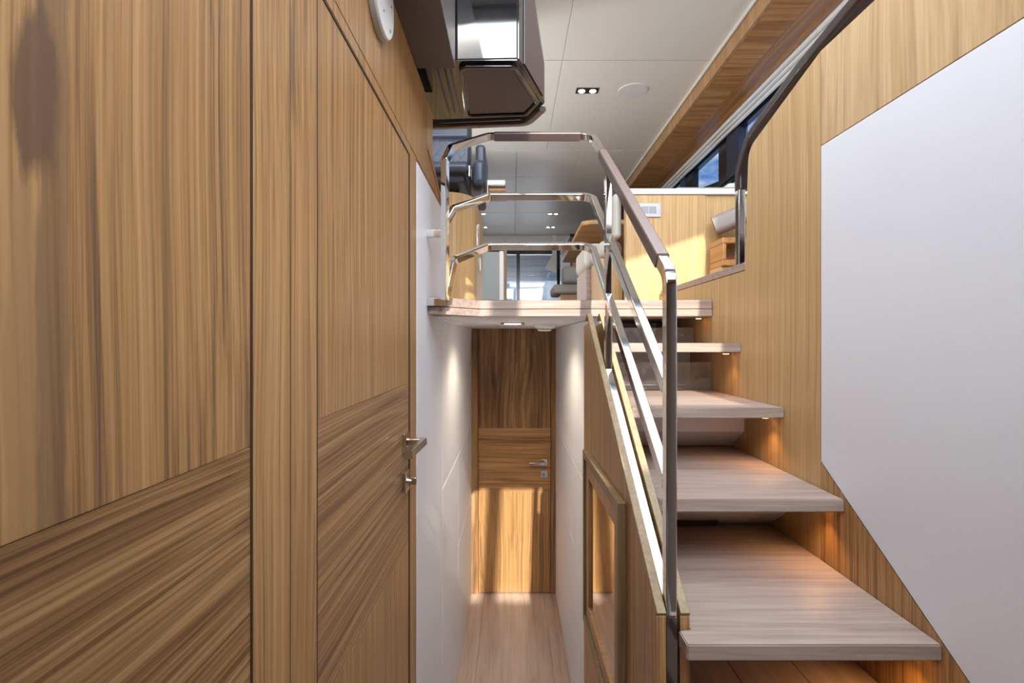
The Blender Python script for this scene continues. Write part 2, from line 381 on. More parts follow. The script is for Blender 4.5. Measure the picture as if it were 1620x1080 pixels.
# floors
fl = thing('floor', kind='structure')
bm = bmesh.new(); x = -0.36; i = 0
while x < 0.36:
    box(bm, x, min(x+0.149, 0.36), 1.62, YB+0.06, ZF-0.02, ZF, 0.0012, 1); x += 0.150
obj('passage_planks', bm, floor_y, fl)
bm = bmesh.new(); x = XL-0.03
while x < XR-0.02:
    box(bm, x, min(x+0.149, XR), -2.4, 1.60 if x < 0.2 else 1.16, -1.41, -1.39, 0.0012, 1); x += 0.150
obj('companionway_planks', bm, floor_y, fl)
structure('baseboard_step', B(XL-0.02, 0.28, 1.60, 1.625, ZF, -1.39), teak_x)

# cabin door at the end
d3 = thing('door_3', kind='structure')
s = YB/F
X0, X1 = (757-810)*s, (871-810)*s
obj('upper_panel', B(X0, X1, YB, YB+0.03, -0.664, 0.100, 0.001), teak_z_far, d3)
obj('grain_band', B(X0, X1, YB, YB+0.03, -1.148, -0.6645, 0.001), teak_x, d3)
obj('lower_panel', B(X0, X1, YB, YB+0.03, ZF+0.008, -1.1485, 0.001), teak_z_big, d3)
bm = bmesh.new()
box(bm, XL, X0-0.003, YB-0.012, YB+0.04, ZF, 0.112, 0.001); box(bm, X1+0.003, XW, YB-0.012, YB+0.04, ZF, 0.112, 0.001)
box(bm, X0-0.003, X1+0.003, YB-0.012, YB+0.04, 0.103, 0.112, 0.001)
obj('door_frame', bm, teak_z_far, d3)
structure('wall_cabin_end', B(XL-0.2, XW+0.4, YB+0.041, YB+0.08, ZF-0.1, 0.12), gapdark)
hx, hz = (861-810)*s, (540-731)*s
h = obj('door_handle', SW(fillet([(hx, YB-0.001, hz), (hx, YB-0.05, hz), (hx-0.115, YB-0.05, hz)], 0.006, 4), (0, 0, 1), 0.020, 0.018, 0.004), chrome, d3, smooth=30)
obj('rosette', B(hx-0.024, hx+0.024, YB-0.010, YB, hz-0.026, hz+0.026, 0.002), chrome, h)
k = obj('lock', B(hx-0.024, hx+0.024, YB-0.010, YB, hz-0.115, hz-0.065, 0.002), chrome, d3)
obj('thumb_turn', CY((hx-0.006, YB-0.016, hz-0.09), 'y', 0.011, 0.016), satin, k)

# ============================================================ SALOON DECK and soffit
zm = 0.128
deck = thing('floor_saloon', kind='structure')
def deckpoly(off):
    return [(-0.262, 1.86-off), (-0.125, YD-off), (XR-0.003, YD-off), (XR-0.003, 2.7), (XR+0.02, 2.7), (1.97, 2.7), (1.97, 9.6), (-1.75, 9.6), (-1.75, 2.3), (-0.345, 2.3), (-0.345, 2.262), (XL+0.003, 2.262), (XL+0.003, 1.86-off)]
obj('deck_boards', P(deckpoly(0.0), 'z', zm+0.001, ZD, 0.0015, 1), tread_x, deck)
lowp = [(-0.262, 1.859), (-0.125, YD-0.002), (XR-0.003, YD-0.002), (XR-0.003, 2.89), (XL+0.003, 2.89), (XL+0.003, 1.858)]
obj('deck_nosing', P(lowp, 'z', 0.0995, zm-0.001, 0.0015, 1), tread_x, deck)
obj('side_deck', B(XR+0.03, 1.97, -2.4, 2.695, 0.12, ZD), tread_x, deck)
obj('helm_deck', B(-1.75, -0.35, -2.4, 2.29, 0.12, ZD), tread_x, deck)
structure('ceiling_passage', B(XL, XW, 2.0, YB, 0.098, 0.0993+0.0), white)
# recessed lamp and smoke detector under the deck
t = thing('passage_downlight', 'small rectangular recessed downlight in the soffit over the passage', 'light')
cy = 0.098*F/(540-510.5)
obj('bezel', B(0.003-0.062, 0.003+0.062, cy-0.05, cy+0.05, 0.0925, 0.0979, 0.002), satin, t)
l = bpy.data.lights.new('passage_lamp', 'SPOT'); l.energy = 10; l.color = (1.0, 0.82, 0.60); l.spot_size = math.radians(150); l.spot_blend = 0.6; l.shadow_soft_size = 0.03
o = bpy.data.objects.new('passage_lamp', l); C.objects.link(o); o.location = (0.003, cy, 0.085); o.parent = t
obj('lamp_glass', B(0.003-0.042, 0.003+0.042, cy-0.038, cy+0.038, 0.0905, 0.0930, 0.001), lampw, t)
t = thing('smoke_detector', 'white louvred smoke detector on the soffit near the passage door', 'smoke detector')
sx, sy = 0.190, 2.95
obj('mounting_base', CY((sx, sy, 0.092), 'z', 0.062, 0.012, r2=0.066, bev=0.003), plast, t, smooth=40)
bm = bmesh.new()
cyl(bm, (sx, sy, 0.080), 'z', 0.048, 0.012, r2=0.058); cyl(bm, (sx, sy, 0.064), 'z', 0.036, 0.008, r2=0.040)
for k in range(12):
    a = k*math.pi/6; cyl(bm, (sx+0.036*math.cos(a), sy+0.036*math.sin(a), 0.071), 'z', 0.004, 0.008, 8)
obj('sensor_head', bm, plast, t, smooth=40)

# ============================================================ STAIR TREADS
treads = [(0.927, -0.556, 1.60, 'lowest'), (1.200, -0.375, 1.88, ''), (1.466, -0.1925, 2.235, ''), (1.742, -0.006, 2.77, '')]
LAB = ['widest and lowest bleached oak tread, its front edge nearest the viewer',
       'second tread from the bottom, bleached oak with a wood-grain front edge above the widest one',
       'bleached oak tread with a slanting patch of sun across its top',
       'thin sunlit tread just below the deck edge, its top seen edge-on']
XT = 0.3475
for i, (yf, z, yb, _) in enumerate(treads):
    th = 0.030 if i < 3 else 0.031
    if i == 0: pts = [(0.321, yf), (XR-0.001, yf), (XR-0.001, yb), (XT, yb), (XT, 0.974), (0.321, 0.974)]
    else: pts = [(XT, yf), (XR-0.001, yf), (XR-0.001, yb), (XT, yb)]
    t = obj('stair_tread', P(pts, 'z', z-th, z, 0.0022, 2), tread_x, smooth=30)
    tag(t, LAB[i], 'stair tread', 'bleached oak stair treads')
    # step lamp under each tread, by the wall
    ly = yf+0.055
    k = thing('step_light', 'tiny amber recessed lamp under the %s, by the veneered wall' % ['widest lowest tread', 'second tread from the bottom', 'tread with the slanting sun patch', 'thin sunlit tread'][i], 'light', 'amber step lamps')
    obj('bezel', CY((XR-0.030, ly, z-th-0.003), 'z', 0.016, 0.006, 24), satin, k)
    obj('lamp_glass', CY((XR-0.030, ly, z-th-0.0068), 'z', 0.010, 0.0016, 24), lampw2, k)
    l = bpy.data.lights.new('step_lamp', 'SPOT'); l.energy = 0.5 if i < 3 else 0.3; l.color = (1.0, 0.50, 0.16); l.spot_size = math.radians(120); l.spot_blend = 0.7; l.shadow_soft_size = 0.008
    o = bpy.data.objects.new('step_lamp', l); C.objects.link(o); o.location = (XR-0.030, ly, z-th-0.010); o.rotation_euler = (0, 0.35, 0); o.parent = k
k = thing('step_light', 'tiny amber recessed lamp under the deck edge beside the wall', 'light', 'amber step lamps')
obj('bezel', CY((XR-0.030, 2.06, 0.0963), 'z', 0.016, 0.006, 24), satin, k)
obj('lamp_glass', CY((XR-0.030, 2.06, 0.0925), 'z', 0.010, 0.0016, 24), lampw2, k)
# white casing blocks closing the back of the flight
cz = thing('trim_1', kind='structure')
for pts in ([(2.78, -0.005), (2.78, 0.098), (2.9, 0.098), (2.9, -0.005)],
            [(2.24, -0.191), (2.24, -0.038), (2.9, -0.038), (2.9, -0.191)],
            [(1.717, -0.224), (1.717, -0.305), (1.815, -0.373), (2.2, -0.373), (2.2, -0.224)],
            [(1.453, -0.406), (1.453, -0.492), (1.545, -0.554), (2.2, -0.554), (2.2, -0.406)],
            [(1.175, -0.588), (1.175, -0.66), (1.28, -0.733), (2.2, -0.733), (2.2, -0.588)]):
    obj('riser_block', P(pts, 'x', 0.347, XR-0.001), white, cz)
t = obj('stair_brace', P([(1.50, -0.408), (1.62, -0.408), (1.56, -0.553), (1.52, -0.553)], 'x', 0.42, 0.62), gapdark, cz)
# lowest landing
bm = bmesh.new(); x = 0.349
for k in range(3): box(bm, 0.349+k*0.147, 0.349+k*0.147+0.1455, 0.66, 1.27, -0.765, -0.735, 0.001, 1)
t = tag(obj('stair_landing', bm, floor_y), 'planked lower landing glimpsed under the lowest tread', 'landing')
# clear risers
def riser(y, z0, z1, lab):
    t = obj('glass_riser', B(XT, XR-0.002, y, y+0.006, z0, z1, 0.0008, 1), acry)
    tag(t, lab, 'glass panel', 'clear risers between the treads')
riser(2.00, -0.192, -0.082, 'clear smudged glass riser standing on the sun-patched tread')
riser(2.187, -0.005, 0.060, 'clear smudged glass riser on the thin tread under the deck edge')

# ============================================================ RIGHT WALL
wr2 = thing('wall_right', kind='structure')
topc = fillet([(0, 1.30, 0.743), (0, 1.69, 0.642), (0, 1.713, 0.24)], 0.06, 10)
def yz(v): return [(p.y, p.z) for p in v]
wood_main = [(1.295, -1.39), (1.295, 0.743)] + yz(topc)[1:] + [(2.79, 0.24), (2.79, 0.0), (2.79, -0.02), (2.79, -1.39)]
obj('stair_veneer', P(wood_main, 'x', XR, XR+0.03), oak_z, wr2)
obj('upper_veneer', P([(-1.2, 0.5015), (-1.2, 0.743), (1.2925, 0.743), (1.2925, 0.5015)], 'x', XR, XR+0.03), oak_z_big, wr2)
sl_ = 0.672
zb = lambda y: -0.306-sl_*(1.293-y)
obj('diagonal_veneer', P([(1.2940, -1.39), (1.2940, -0.3085), (-0.30, zb(-0.30)-0.0025), (-0.30, -1.39)], 'x', XR, XR+0.03), teak_z, wr2)
obj('white_wall_panel', P([(1.2915, 0.4985), (1.2915, -0.306), (-0.30, zb(-0.30)), (-1.2, zb(-0.30)), (-1.2, 0.4985)], 'x', XR-0.001, XR+0.03, 0.0012, 1), white_l, wr2)
obj('backing', B(XR+0.031, XR+0.04, -1.2, 1.70, -1.39, 0.60), gapdark, wr2)
obj('stair_wall_foot', B(XR, XR+0.03, -0.31, -0.301, -1.39, 0.3), gapdark, wr2)
obj('sill', B(XR-0.0015, XR+0.10, 1.714, 2.68, 0.242, 0.269, 0.002), tread_x, wr2)
# wall handrail
def R3(y, z, X=0.815): return (X, y, z)
t = thing('wall_handrail', 'curved dark leather handrail over the top of the right-hand wall', 'handrail')
path = fillet([R3(-0.6, 0.815), R3(1.02, 0.815), R3(1.42, 0.760), R3(1.715, 0.690), R3(1.790, 0.60), R3(1.790, 0.535)], [0, .1, .3, .12, .08, 0], 10)
obj('leather_grip', SW(path, (1, 0, 0), 0.044, 0.040, 0.012), plain('dark_leather_grip', (0.030, 0.019, 0.018), 0.28, bump=0.12, bscale=700), t, smooth=40)
obj('chrome_post', SW([R3(1.790, 0.533, 0.808), R3(1.790, 0.270, 0.808)], (1, 0, 0), 0.024, 0.030, 0.003), chrome, t, smooth=40)
obj('standoff', SW([R3(1.52, 0.715), R3(1.52, 0.655)], (1, 0, 0), 0.014, 0.014, 0.006), chrome, t, smooth=40)

# ============================================================ BALUSTRADE
bl = thing('stair_balustrade', 'veneered half-height balustrade wall carrying the chrome rails beside the stairs', 'balustrade')
YF = 0.98
sk = lambda y: -0.524+0.692*(y-YF)
skin = [(YF, -1.39), (YF, sk(YF)-0.010), (1.93, sk(1.93)-0.010), (1.93, 0.096), (1.975, 0.096), (1.975, ZF), (1.62, ZF), (1.62, -1.39)]
skin = [(YF, -1.39), (YF, sk(YF)-0.010), (1.85, sk(1.85)-0.010), (1.975, 0.06), (1.975, ZF), (1.62, ZF), (1.62, -1.39)]
obj('passage_side_skin', P(skin, 'x', 0.281, 0.2985), teak_z, bl)
obj('stair_side_skin', P([(YF, -1.39), (YF, sk(YF)-0.010), (1.85, sk(1.85)-0.010), (1.975, 0.06), (1.975, -1.39)], 'x', 0.3262, 0.3442), teak_z, bl)
obj('core', P([(YF+0.05, -1.39), (YF+0.05, sk(YF)-0.10), (1.9, sk(1.9)-0.14), (1.9, -1.39)], 'x', 0.2987, 0.326), dark, bl)
for x0, x1 in ((0.2805, 0.2985), (0.3262, 0.3445)):
    p = fillet([((x0+x1)/2, YF, sk(YF)-0.005), ((x0+x1)/2, 1.895, sk(1.895)-0.005), ((x0+x1)/2, 1.945, 0.082)], 0.03, 8)
    obj('sloped_cap', SW(p, (1, 0, 0), x1-x0, 0.011, 0.0015), cap_y, bl, smooth=40)
obj('end_plate', B(0.2995, 0.3212, 0.981, 0.986, -1.39, -0.535, 0.001), gloss_br, bl)
# framed niche with smoked mirror let into the passage side
fr = thing('mirror_frame', 'deep wooden frame around a smoked mirror set in the balustrade side', 'mirror')
fy0, fy1, fz0, fz1 = 1.245, 1.865, -1.02, -0.398
bm = bmesh.new(); w_ = 0.026
box(bm, 0.2605, 0.2808, fy0, fy1, fz1-w_, fz1, 0.0015); box(bm, 0.2605, 0.2808, fy0, fy1, fz0, fz0+w_, 0.0015)
box(bm, 0.2605, 0.2808, fy0, fy0+w_, fz0+w_, fz1-w_, 0.0015); box(bm, 0.2605, 0.2808, fy1-w_, fy1, fz0+w_, fz1-w_, 0.0015)
obj('outer_frame', bm, frame_y, fr)
a = w_+0.012; b_ = a+0.045
bm = bmesh.new()
box(bm, 0.2680, 0.2808, fy0+a, fy1-a, fz1-b_, fz1-a, 0.0015); box(bm, 0.2680, 0.2808, fy0+a, fy1-a, fz0+a, fz0+b_, 0.0015)
box(bm, 0.2680, 0.2808, fy0+a, fy0+b_, fz0+b_, fz1-b_, 0.0015); box(bm, 0.2680, 0.2808, fy1-b_, fy1-a, fz0+b_, fz1-b_, 0.0015)
obj('inner_frame', bm, teak_z, fr)
obj('mirror_glass', B(0.2770, 0.2806, fy0+b_-0.002, fy1-b_+0.002, fz0+b_-0.002, fz1-b_+0.002), mirror, fr)

# ============================================================ CHROME RAILING
rl = thing('stair_railing', 'polished chrome railing with three bars running up the stairs and across the deck edge', 'railing')
XC, WD, TK = 0.311, 0.022, 0.027
YR = 1.955; Y2 = 1.635; YP = 0.998; SLP = 0.69
zt = {'top': 0.792, 'mid': 0.560, 'low': 0.368, 'bot': 0.125}
def zz(k, y): return zt[k]-SLP*(YR-y)
top = [(XC, YP, -0.54), (XC, YP, zz('top', YP)), (XC, YR, zt['top']), (-0.090, YR, zt['top']), (-0.225, 1.87, 0.715), (-0.243, 1.835, 0.655), (-0.243, 1.835, 0.150)]
obj('top_rail', SW(fillet(top, [0, .045, .05, .04, .03, .03, 0], 10), (1, 0, 0), WD, TK, 0.003), chrome, rl, smooth=25)
mid = [(XC, YP+0.012, zz('mid', YP+0.012)), (XC, YR, zt['mid']), (-0.090, YR, zt['mid']), (-0.218, 1.875, 0.490), (-0.243, 1.840, 0.43), (-0.243, 1.836, 0.34)]
obj('middle_rail', SW(fillet(mid, [0, .05, .04, .03, .03, 0], 10), (1, 0, 0), WD, TK, 0.003), chrome, rl, smooth=25)
low = [(XC, YP+0.012, zz('low', YP+0.012)), (XC, YR, zt['low']), (-0.090, YR, zt['low']), (-0.216, 1.875, 0.300), (-0.238, 1.845, 0.168)]
obj('lower_rail', SW(fillet(low, [0, .05, .04, .03, 0], 10), (1, 0, 0), WD, TK, 0.003), chrome, rl, smooth=25)
bot = [(XC, YP+0.012, zz('bot', YP+0.012)), (XC, Y2+0.02, zz('bot', Y2+0.02))]
obj('bottom_rail', SW(bot, (1, 0, 0), WD, TK, 0.003), chrome, rl, smooth=25)
obj('intermediate_post', SW([(XC, Y2, zz('bot', Y2)), (XC, Y2, zz('top', Y2)-0.01)], (1, 0, 0), WD, TK, 0.003), chrome, rl, smooth=25)
# leather wraps on the top rail
def lerp(a, b, t): return Vector(a).lerp(Vector(b), t)
w0 = (XC, YP, zz('top', YP)); w1 = (XC, YR, zt['top'])
obj('leather_wrap', SW([lerp(w0, w1, 0.055), lerp(w0, w1, 0.775)], (1, 0, 0), WD+0.006, TK+0.006, 0.005), leather_rail, rl, smooth=30)
bm = bmesh.new()
sweep(bm, [(0.262, YR, zt['top']), (-0.068, YR, zt['top'])], (0, 0.823, 0.568), WD+0.005, TK+0.005, 0.005)
obj('leather_wrap', bm, leather_rail, rl, smooth=30)
for z in (0.391, 0.143):
    obj('wall_bracket', B(XL+0.001, -0.243, 1.826, 1.846, z-0.014, z+0.014, 0.002), chrome, rl, smooth=30)

# ============================================================ WALL LIGHT / DETECTOR on the left wall
t = thing('round_wall_speaker', 'white round wall unit with small holes high on the left veneer', 'speaker')
cyy, czz, rr = 1.157, 0.795, 0.092
obj('back_ring', CY((XL+0.006, cyy, czz), 'x', rr+0.003, 0.012, 48, bev=0.002), creamup, t, smooth=40)
obj('face_plate', CY((XL+0.015, cyy, czz), 'x', rr, 0.008, 48, bev=0.002), plast, t, smooth=40)
for dy, dz, r in ((0.0, 0.0, 0.006), (0.05, -0.055, 0.004), (-0.045, 0.02, 0.004), (0.02, 0.05, 0.004), (0.06, 0.01, 0.003), (-0.01, -0.045, 0.003)):
    obj('screw', CY((XL+0.0195, cyy+dy, czz+dz), 'x', r, 0.002, 12), plastg, t)
bm = bmesh.new()
for k in range(5): box(bm, XL+0.0192, XL+0.0202, cyy-0.02+k*0.009, cyy-0.016+k*0.009, czz+0.012, czz+0.03)
obj('slot', bm, plastg, t)

# ============================================================ HELM
t = thing('dash_overhang', 'brown leather-covered dash overhang seen from below at the top left', 'dashboard')
obj('leather_body', B(XL-0.6, -0.185, -0.9, 1.648, 0.888, 1.35, 0.004), leather_br, t, smooth=40)
hc = thing('helm_console', 'gloss black helm console with a brown recessed panel, seen from below', 'helm console')
zc = 0.93
foot = [(-0.60, 1.70), (-0.19, 1.675), (0.021, 1.668), (0.129, 1.984), (0.060, 2.126), (-0.334, 2.157), (-0.60, 2.157)]
topz = [1.5, 1.5, 1.5, 1.085, 1.02, 1.02, 1.02]
topx = [(-0.60, 1.70), (-0.19, 1.675), (0.021, 1.668), (0.129, 1.984), (0.060, 2.126), (-0.334, 2.157), (-0.60, 2.157)]
bm = bmesh.new()
v0 = [bm.verts.new((x, y, zc)) for x, y in foot]; v1 = [bm.verts.new((x, y, z)) for (x, y), z in zip(topx, topz)]
n = len(foot); bm.faces.new(v0)
for i in range(n): bm.faces.new((v0[i], v0[(i+1) % n], v1[(i+1) % n], v1[i]))
c_ = bm.verts.new((-0.15, 1.85, 1.45))
for i in range(n): bm.faces.new((v1[i], v1[(i+1) % n], c_))
bmesh.ops.bevel(bm, geom=[e for e in bm.edges if c_ not in e.verts], offset=0.006, segments=3, affect='EDGES')
obj('console_body', bm, gloss_bk, hc, smooth=35)
def inset(poly, k):
    cx = sum(p[0] for p in poly)/len(poly); cy = sum(p[1] for p in poly)/len(poly)
    return [(cx+(x-cx)*k, cy+(y-cy)*k) for x, y in poly]
pf = [(-0.172, 1.702), (0.006, 1.700), (0.098, 1.955), (0.058, 2.055), (-0.185, 2.075)]
loop = [Vector((x, y, zc-0.005)) for x, y in pf]; loop = loop+[loop[0]]
obj('frame_bead', SW(fillet([(a+b)/2 if i == 0 else a for i, (a, b) in enumerate([(loop[0], loop[1])])]+[loop[1], loop[2], loop[3], loop[4], loop[0], (loop[0]+loop[1])/2], 0.02, 6), (0, 0, 1), 0.018, 0.016, 0.006), gloss_bk, hc, smooth=40)
obj('recessed_panel', P(inset(pf, 0.91), 'z', zc-0.006, zc+0.004, 0.002), panel_br, hc)
lipo = fillet([(-0.60, 2.17, zc-0.008), (-0.30, 2.168, zc-0.008), (0.065, 2.135, zc-0.008), (0.122, 2.005, zc-0.008)], 0.06, 10)
obj('rear_lip', SW(lipo, (0, 0, 1), 0.020, 0.028, 0.005), gloss_br, hc, smooth=40)
sideq = P([(1.72, 0.945), (1.95, 0.945), (1.95, 1.08), (1.72, 1.30)], 'x', 0, 0.003)
bmesh.ops.transform(sideq, matrix=Matrix.Translation((0.0405, 0, 0)) @ Matrix.Shear('YZ', 4, (0, 0)), verts=sideq.verts)
for v in sideq.verts: v.co.x += (v.co.y-1.72)*0.342
obj('side_cladding', sideq, leather_rail, hc)
for k, x in enumerate((-0.215, -0.235, -0.26)):
    obj('cable_duct', B(x-0.006, x+0.006, 1.69, 2.06, zc-0.016, zc-0.001, 0.003), gloss_bk, hc, smooth=40)

# helm seat
hs = thing('helm_chair', 'quilted blue-black leather helm seat with padded armrest behind the railing', 'seat')
ys = 3.0
def cush(x0, x1, y0, y1, z0, z1, name, par, m, b=0.025):
    o = obj(name, B(x0, x1, y0, y1, z0, z1, b, 4), m, par, smooth=60); return o
def pxb(xa, ya, xb, yb, Y): # pixel box at distance Y -> x0,x1,z0,z1
    return (xa-810)/F*Y, (xb-810)/F*Y, (540-yb)/F*Y, (540-ya)/F*Y
x0, x1, z0, z1 = pxb(640, 150, 745, 222, ys+0.28); cush(x0, x1, ys+0.28, ys+0.42, z0, z1, 'headrest', hs, leather_bk, 0.04)
x0, x1, z0, z1 = pxb(640, 217, 744, 262, ys+0.25); bk = cush(x0, x1, ys+0.25, ys+0.40, z0, z1, 'backrest', hs, leather_bk, 0.03)
bm = bmesh.new()
for k in range(8):
    xa = x0+0.03+k*0.06
    for sgn in (1, -1):
        p = [(xa, ys+0.249, z0+0.02), (xa+sgn*0.06, ys+0.249, z0+0.08), (xa, ys+0.249, z1-0.02)]
        p = [q for q in p if x0+.02 < q[0] < x1-.01]
        if len(p) > 1: sweep(bm, p, (0, 1, 0), 0.0022, 0.0022, 0.0005)
obj('stitching', bm, plain('stitch_thread', (0.16, 0.17, 0.20), 0.5), bk)
x0, x1, z0, z1 = pxb(652, 255, 741, 271, ys-0.10); st = cush(x0, x1, ys-0.10, ys+0.35, z0, z1, 'seat_cushion', hs, leather_bk, 0.025)
x0, x1, z0, z1 = pxb(652, 272, 736, 291, ys); cush(x0, x1, ys-0.04, ys+0.36, z0, z1, 'seat_base', hs, leather_bk, 0.02)
x0, x1, z0, z1 = pxb(751, 222, 767, 255, ys); cush(x0, x1, ys+0.05, ys+0.40, z0, z1, 'side_bolster', hs, leather_bk, 0.022)
x0, x1, z0, z1 = pxb(746, 250, 768, 292, ys-0.05); ar = cush(x0, x1, ys-0.05, ys+0.22, z0, z1, 'armrest', hs, leather_bk, 0.035)
x0, x1, z0, z1 = pxb(742, 284, 767, 322, ys+0.02); cush(x0, x1, ys+0.02, ys+0.20, z0, z1, 'arm_support', hs, leather_br, 0.02)
x0, x1, z0, z1 = pxb(741, 262, 744.5, 280, ys-0.07); obj('chrome_lever', B(x0, x1, ys-0.08, ys-0.06, z0, z1, 0.003), chrome, hs)
x0, x1, z0, z1 = pxb(690, 291, 724, 310, ys+0.1); obj('pedestal', B(x0, x1, ys+0.1, ys+0.25, 0.756, z1, 0.006), dark, hs)

# curved veneered pod below the helm seat
pod = thing('helm_pod_cabinet', 'rounded light-veneer cabinet beneath the helm seat, sunlit on its front', 'cabinet')
yp = 2.55
pts = [(-0.62, yp), (-0.335, yp)]
for k in range(9):
    a = k/8*math.pi/2; pts.append((-0.335+0.145*math.sin(a), yp+0.17*(1-math.cos(a))))
pts += [(-0.19, yp+0.75), (-0.62, yp+0.75)]
obj('veneer_body', P(pts, 'z', ZD+0.001, 0.755), oak_z, pod, smooth=50)
obj('chrome_catch', B(-0.192, -0.180, yp+0.22, yp+0.26, 0.52, 0.64, 0.003), chrome, pod)
obj('chrome_catch', B(-0.192, -0.180, yp+0.30, yp+0.34, 0.40, 0.47, 0.003), chrome, pod)

# ============================================================ CEILING
ce = thing('ceiling', kind='structure')
ZC = 2.0
ys_ = [2.18, 2.75, 3.60, 4.45, 5.30, 6.15, 7.0, 7.85, 8.70, 9.6]
bm = bmesh.new()
for i in range(len(ys_)-1):
    cuts = [-1.75, -0.95, 0.36, 1.418] if ys_[i] < 5 else [-1.75, -1.1, 0.05, 0.72, 1.418]
    for a, b in zip(cuts[:-1], cuts[1:]):
        box(bm, a+0.001, b-0.001, ys_[i]+0.003, ys_[i+1]-0.003, ZC, ZC+0.02, 0.003, 2)
obj('padded_panels', bm, ceil_m, ce, smooth=50)
obj('ceiling_backing', B(-1.75, 2.0, 2.18, 9.6, ZC+0.021, ZC+0.05), trimwhite, ce)
bm = bmesh.new()      # forward part of the roof with a skylight of milky glass
prism(bm, [(-1.75, 0.34), (0.50, 0.34), (0.70, 0.42), (0.70, 2.175), (0.70, 2.176), (-1.75, 2.176)][:0] or [(-1.75, 0.35), (0.46, 0.34), (0.60, 0.39), (0.60, 0.70), (-1.75, 0.70)], 'z', ZC, ZC+0.05)
prism(bm, [(0.601, 0.39), (1.20, 0.67), (1.95, 0.99), (1.95, 2.176), (1.20, 2.176), (1.20, 0.701), (0.601, 0.701)], 'z', ZC, ZC+0.05)
box(bm, -1.75, -0.75, 0.701, 2.176, ZC, ZC+0.05)
obj('coachroof_lining', bm, ceil_m, ce)
wk = thing('window_3', kind='structure')
obj('milky_pane', B(-0.748, 1.198, 0.703, 2.174, ZC+0.02, ZC+0.03), milky, wk)
bm = bmesh.new()
box(bm, -0.749, -0.70, 0.702, 2.175, ZC-0.004, ZC+0.019); box(bm, 1.15, 1.199, 0.702, 2.175, ZC-0.004, ZC+0.019)
box(bm, -0.70, 1.15, 0.702, 0.75, ZC-0.004, ZC+0.019); box(bm, -0.70, 1.15, 2.127, 2.175, ZC-0.004, ZC+0.019)
obj('skylight_frame', bm, navy, wk)
# valance
va = thing('trim_2', kind='structure')
obj('white_bead', SW([(1.419, 0.8, 1.992), (1.419, 9.6, 1.992)], (1, 0, 0), 0.016, 0.026, 0.006), trimwhite, va, smooth=40)
obj('fascia', B(1.428, 1.452, 0.8, 9.6, 1.882, 1.998, 0.002), brown_z, va)
obj('soffit_veneer', B(1.453, 1.66, 0.8, 9.6, 1.884, 1.896, 0.001), orange_y, va)
obj('soffit_border', B(1.661, 1.78, 0.8, 9.6, 1.882, 1.896, 0.001), orange_edge, va)
obj('edge_rail', B(1.781, 1.822, 0.8, 9.6, 1.874, 1.90, 0.008), orange_edge, va, smooth=40)
# roman blind stack along the window head
bl2 = thing('window_blind', 'folded white fabric blind along the head of the side windows', 'blind')
for k in range(3):
    obj('fabric_fold', B(1.826+k*0.032, 1.855+k*0.032, 0.8, 9.5, 1.855-0.012*k, 1.93, 0.009, 3), fabric, bl2, smooth=50)

# ============================================================ HULL SIDES, WINDOWS
XH = 1.95
structure('wall_hull_right', B(XH, XH+0.05, -2.4, 9.6, -0.2, 1.42), creamup)
wn = thing('window_1', kind='structure')
def zlow(y): return 1.50+0.155*(y-4.7)
fr_ = bmesh.new()
box(fr_, XH, XH+0.05, -0.5, 9.6, 1.825, 1.96)
prism(fr_, [(-0.5, 1.40), (-0.5, 1.50), (4.7, 1.50), (6.6, 1.80), (9.6, 1.80), (9.6, 1.40)], 'x', XH, XH+0.05)
obj('window_frame', fr_, black, wn)
bm = bmesh.new()
box(bm, XH-0.01, XH+0.05, 4.55, 4.75, 1.45, 1.84); box(bm, XH-0.01, XH+0.05, 5.42, 5.60, 1.45, 1.84)
obj('mullion', bm, black, wn)
obj('pillar', B(XH-0.02, XH+0.06, 4.31, 4.55, 1.45, 1.84), navy, wn)
obj('pillar', B(XH-0.02, XH+0.06, 5.65, 5.80, 1.45, 1.84), navy, wn)
obj('pane', B(XH+0.02, XH+0.026, -0.5, 9.6, 1.45, 1.84), glass, wn)
structure('wall_hull_left', B(-1.80, -1.75, -2.4, 9.6, -0.2, 2.05), creamup)
structure('wall_front', B(-1.75, XH, -2.45, -2.4, -1.45, 0.95), teak_z)
# windscreen: two raked posts and the header under the coachroof
ws = thing('window_2', kind='structure')
def post(x, wdt, name='windscreen_post'):
    obj(name, SW([(x, -2.35, 0.97), (x, 0.34, 2.02)], (1, 0, 0), wdt, 0.05, 0.01), black, ws)
post(0.105, 0.115)
post(1.93, 0.08); post(-1.72, 0.08)
obj('header', P([(-1.75, 0.30), (0.55, 0.22), (1.25, 0.60), (1.95, 0.95), (1.95, 0.36+0.62), (1.2, 0.66), (0.5, 0.34), (-1.75, 0.355)], 'z', ZC-0.03, ZC+0.06), black, ws)
def wz(y): return 0.97+(y+2.35)*0.39
for xa, xb, ye in ((-1.70, 0.50, -1.345), (0.501, 1.90, -1.06)):
    obj('blackout_band', P([(-2.38, wz(-2.38)), (ye, wz(ye)), (ye, wz(ye)+0.02), (-2.38, wz(-2.38)+0.02)], 'x', xa, xb), black, ws)  # unseen; edges shaped to end the sun patches on treads and floor
slab_m = plain('taupe_shade_slab', (0.22, 0.18, 0.155), 0.5, bump=0.1, bscale=700)
slabs = thing('trim_4', kind='structure')  # unseen dash slabs, added and shaped to shade the lower stairs
obj('dash_shade_slab', P([(-0.10, 0.44), (0.06, 0.42), (0.06, 0.443), (-1.345, 1.345), (-2.38, 0.955), (-2.38, 0.66)], 'x', -0.184, 0.50), slab_m, slabs)
obj('dash_shade_slab', P([(-0.10, 0.66), (0.06, 0.70), (0.06, 0.735), (-1.06, 1.455), (-2.38, 0.955), (-2.38, 0.66)], 'x', 0.501, 1.90), slab_m, slabs)
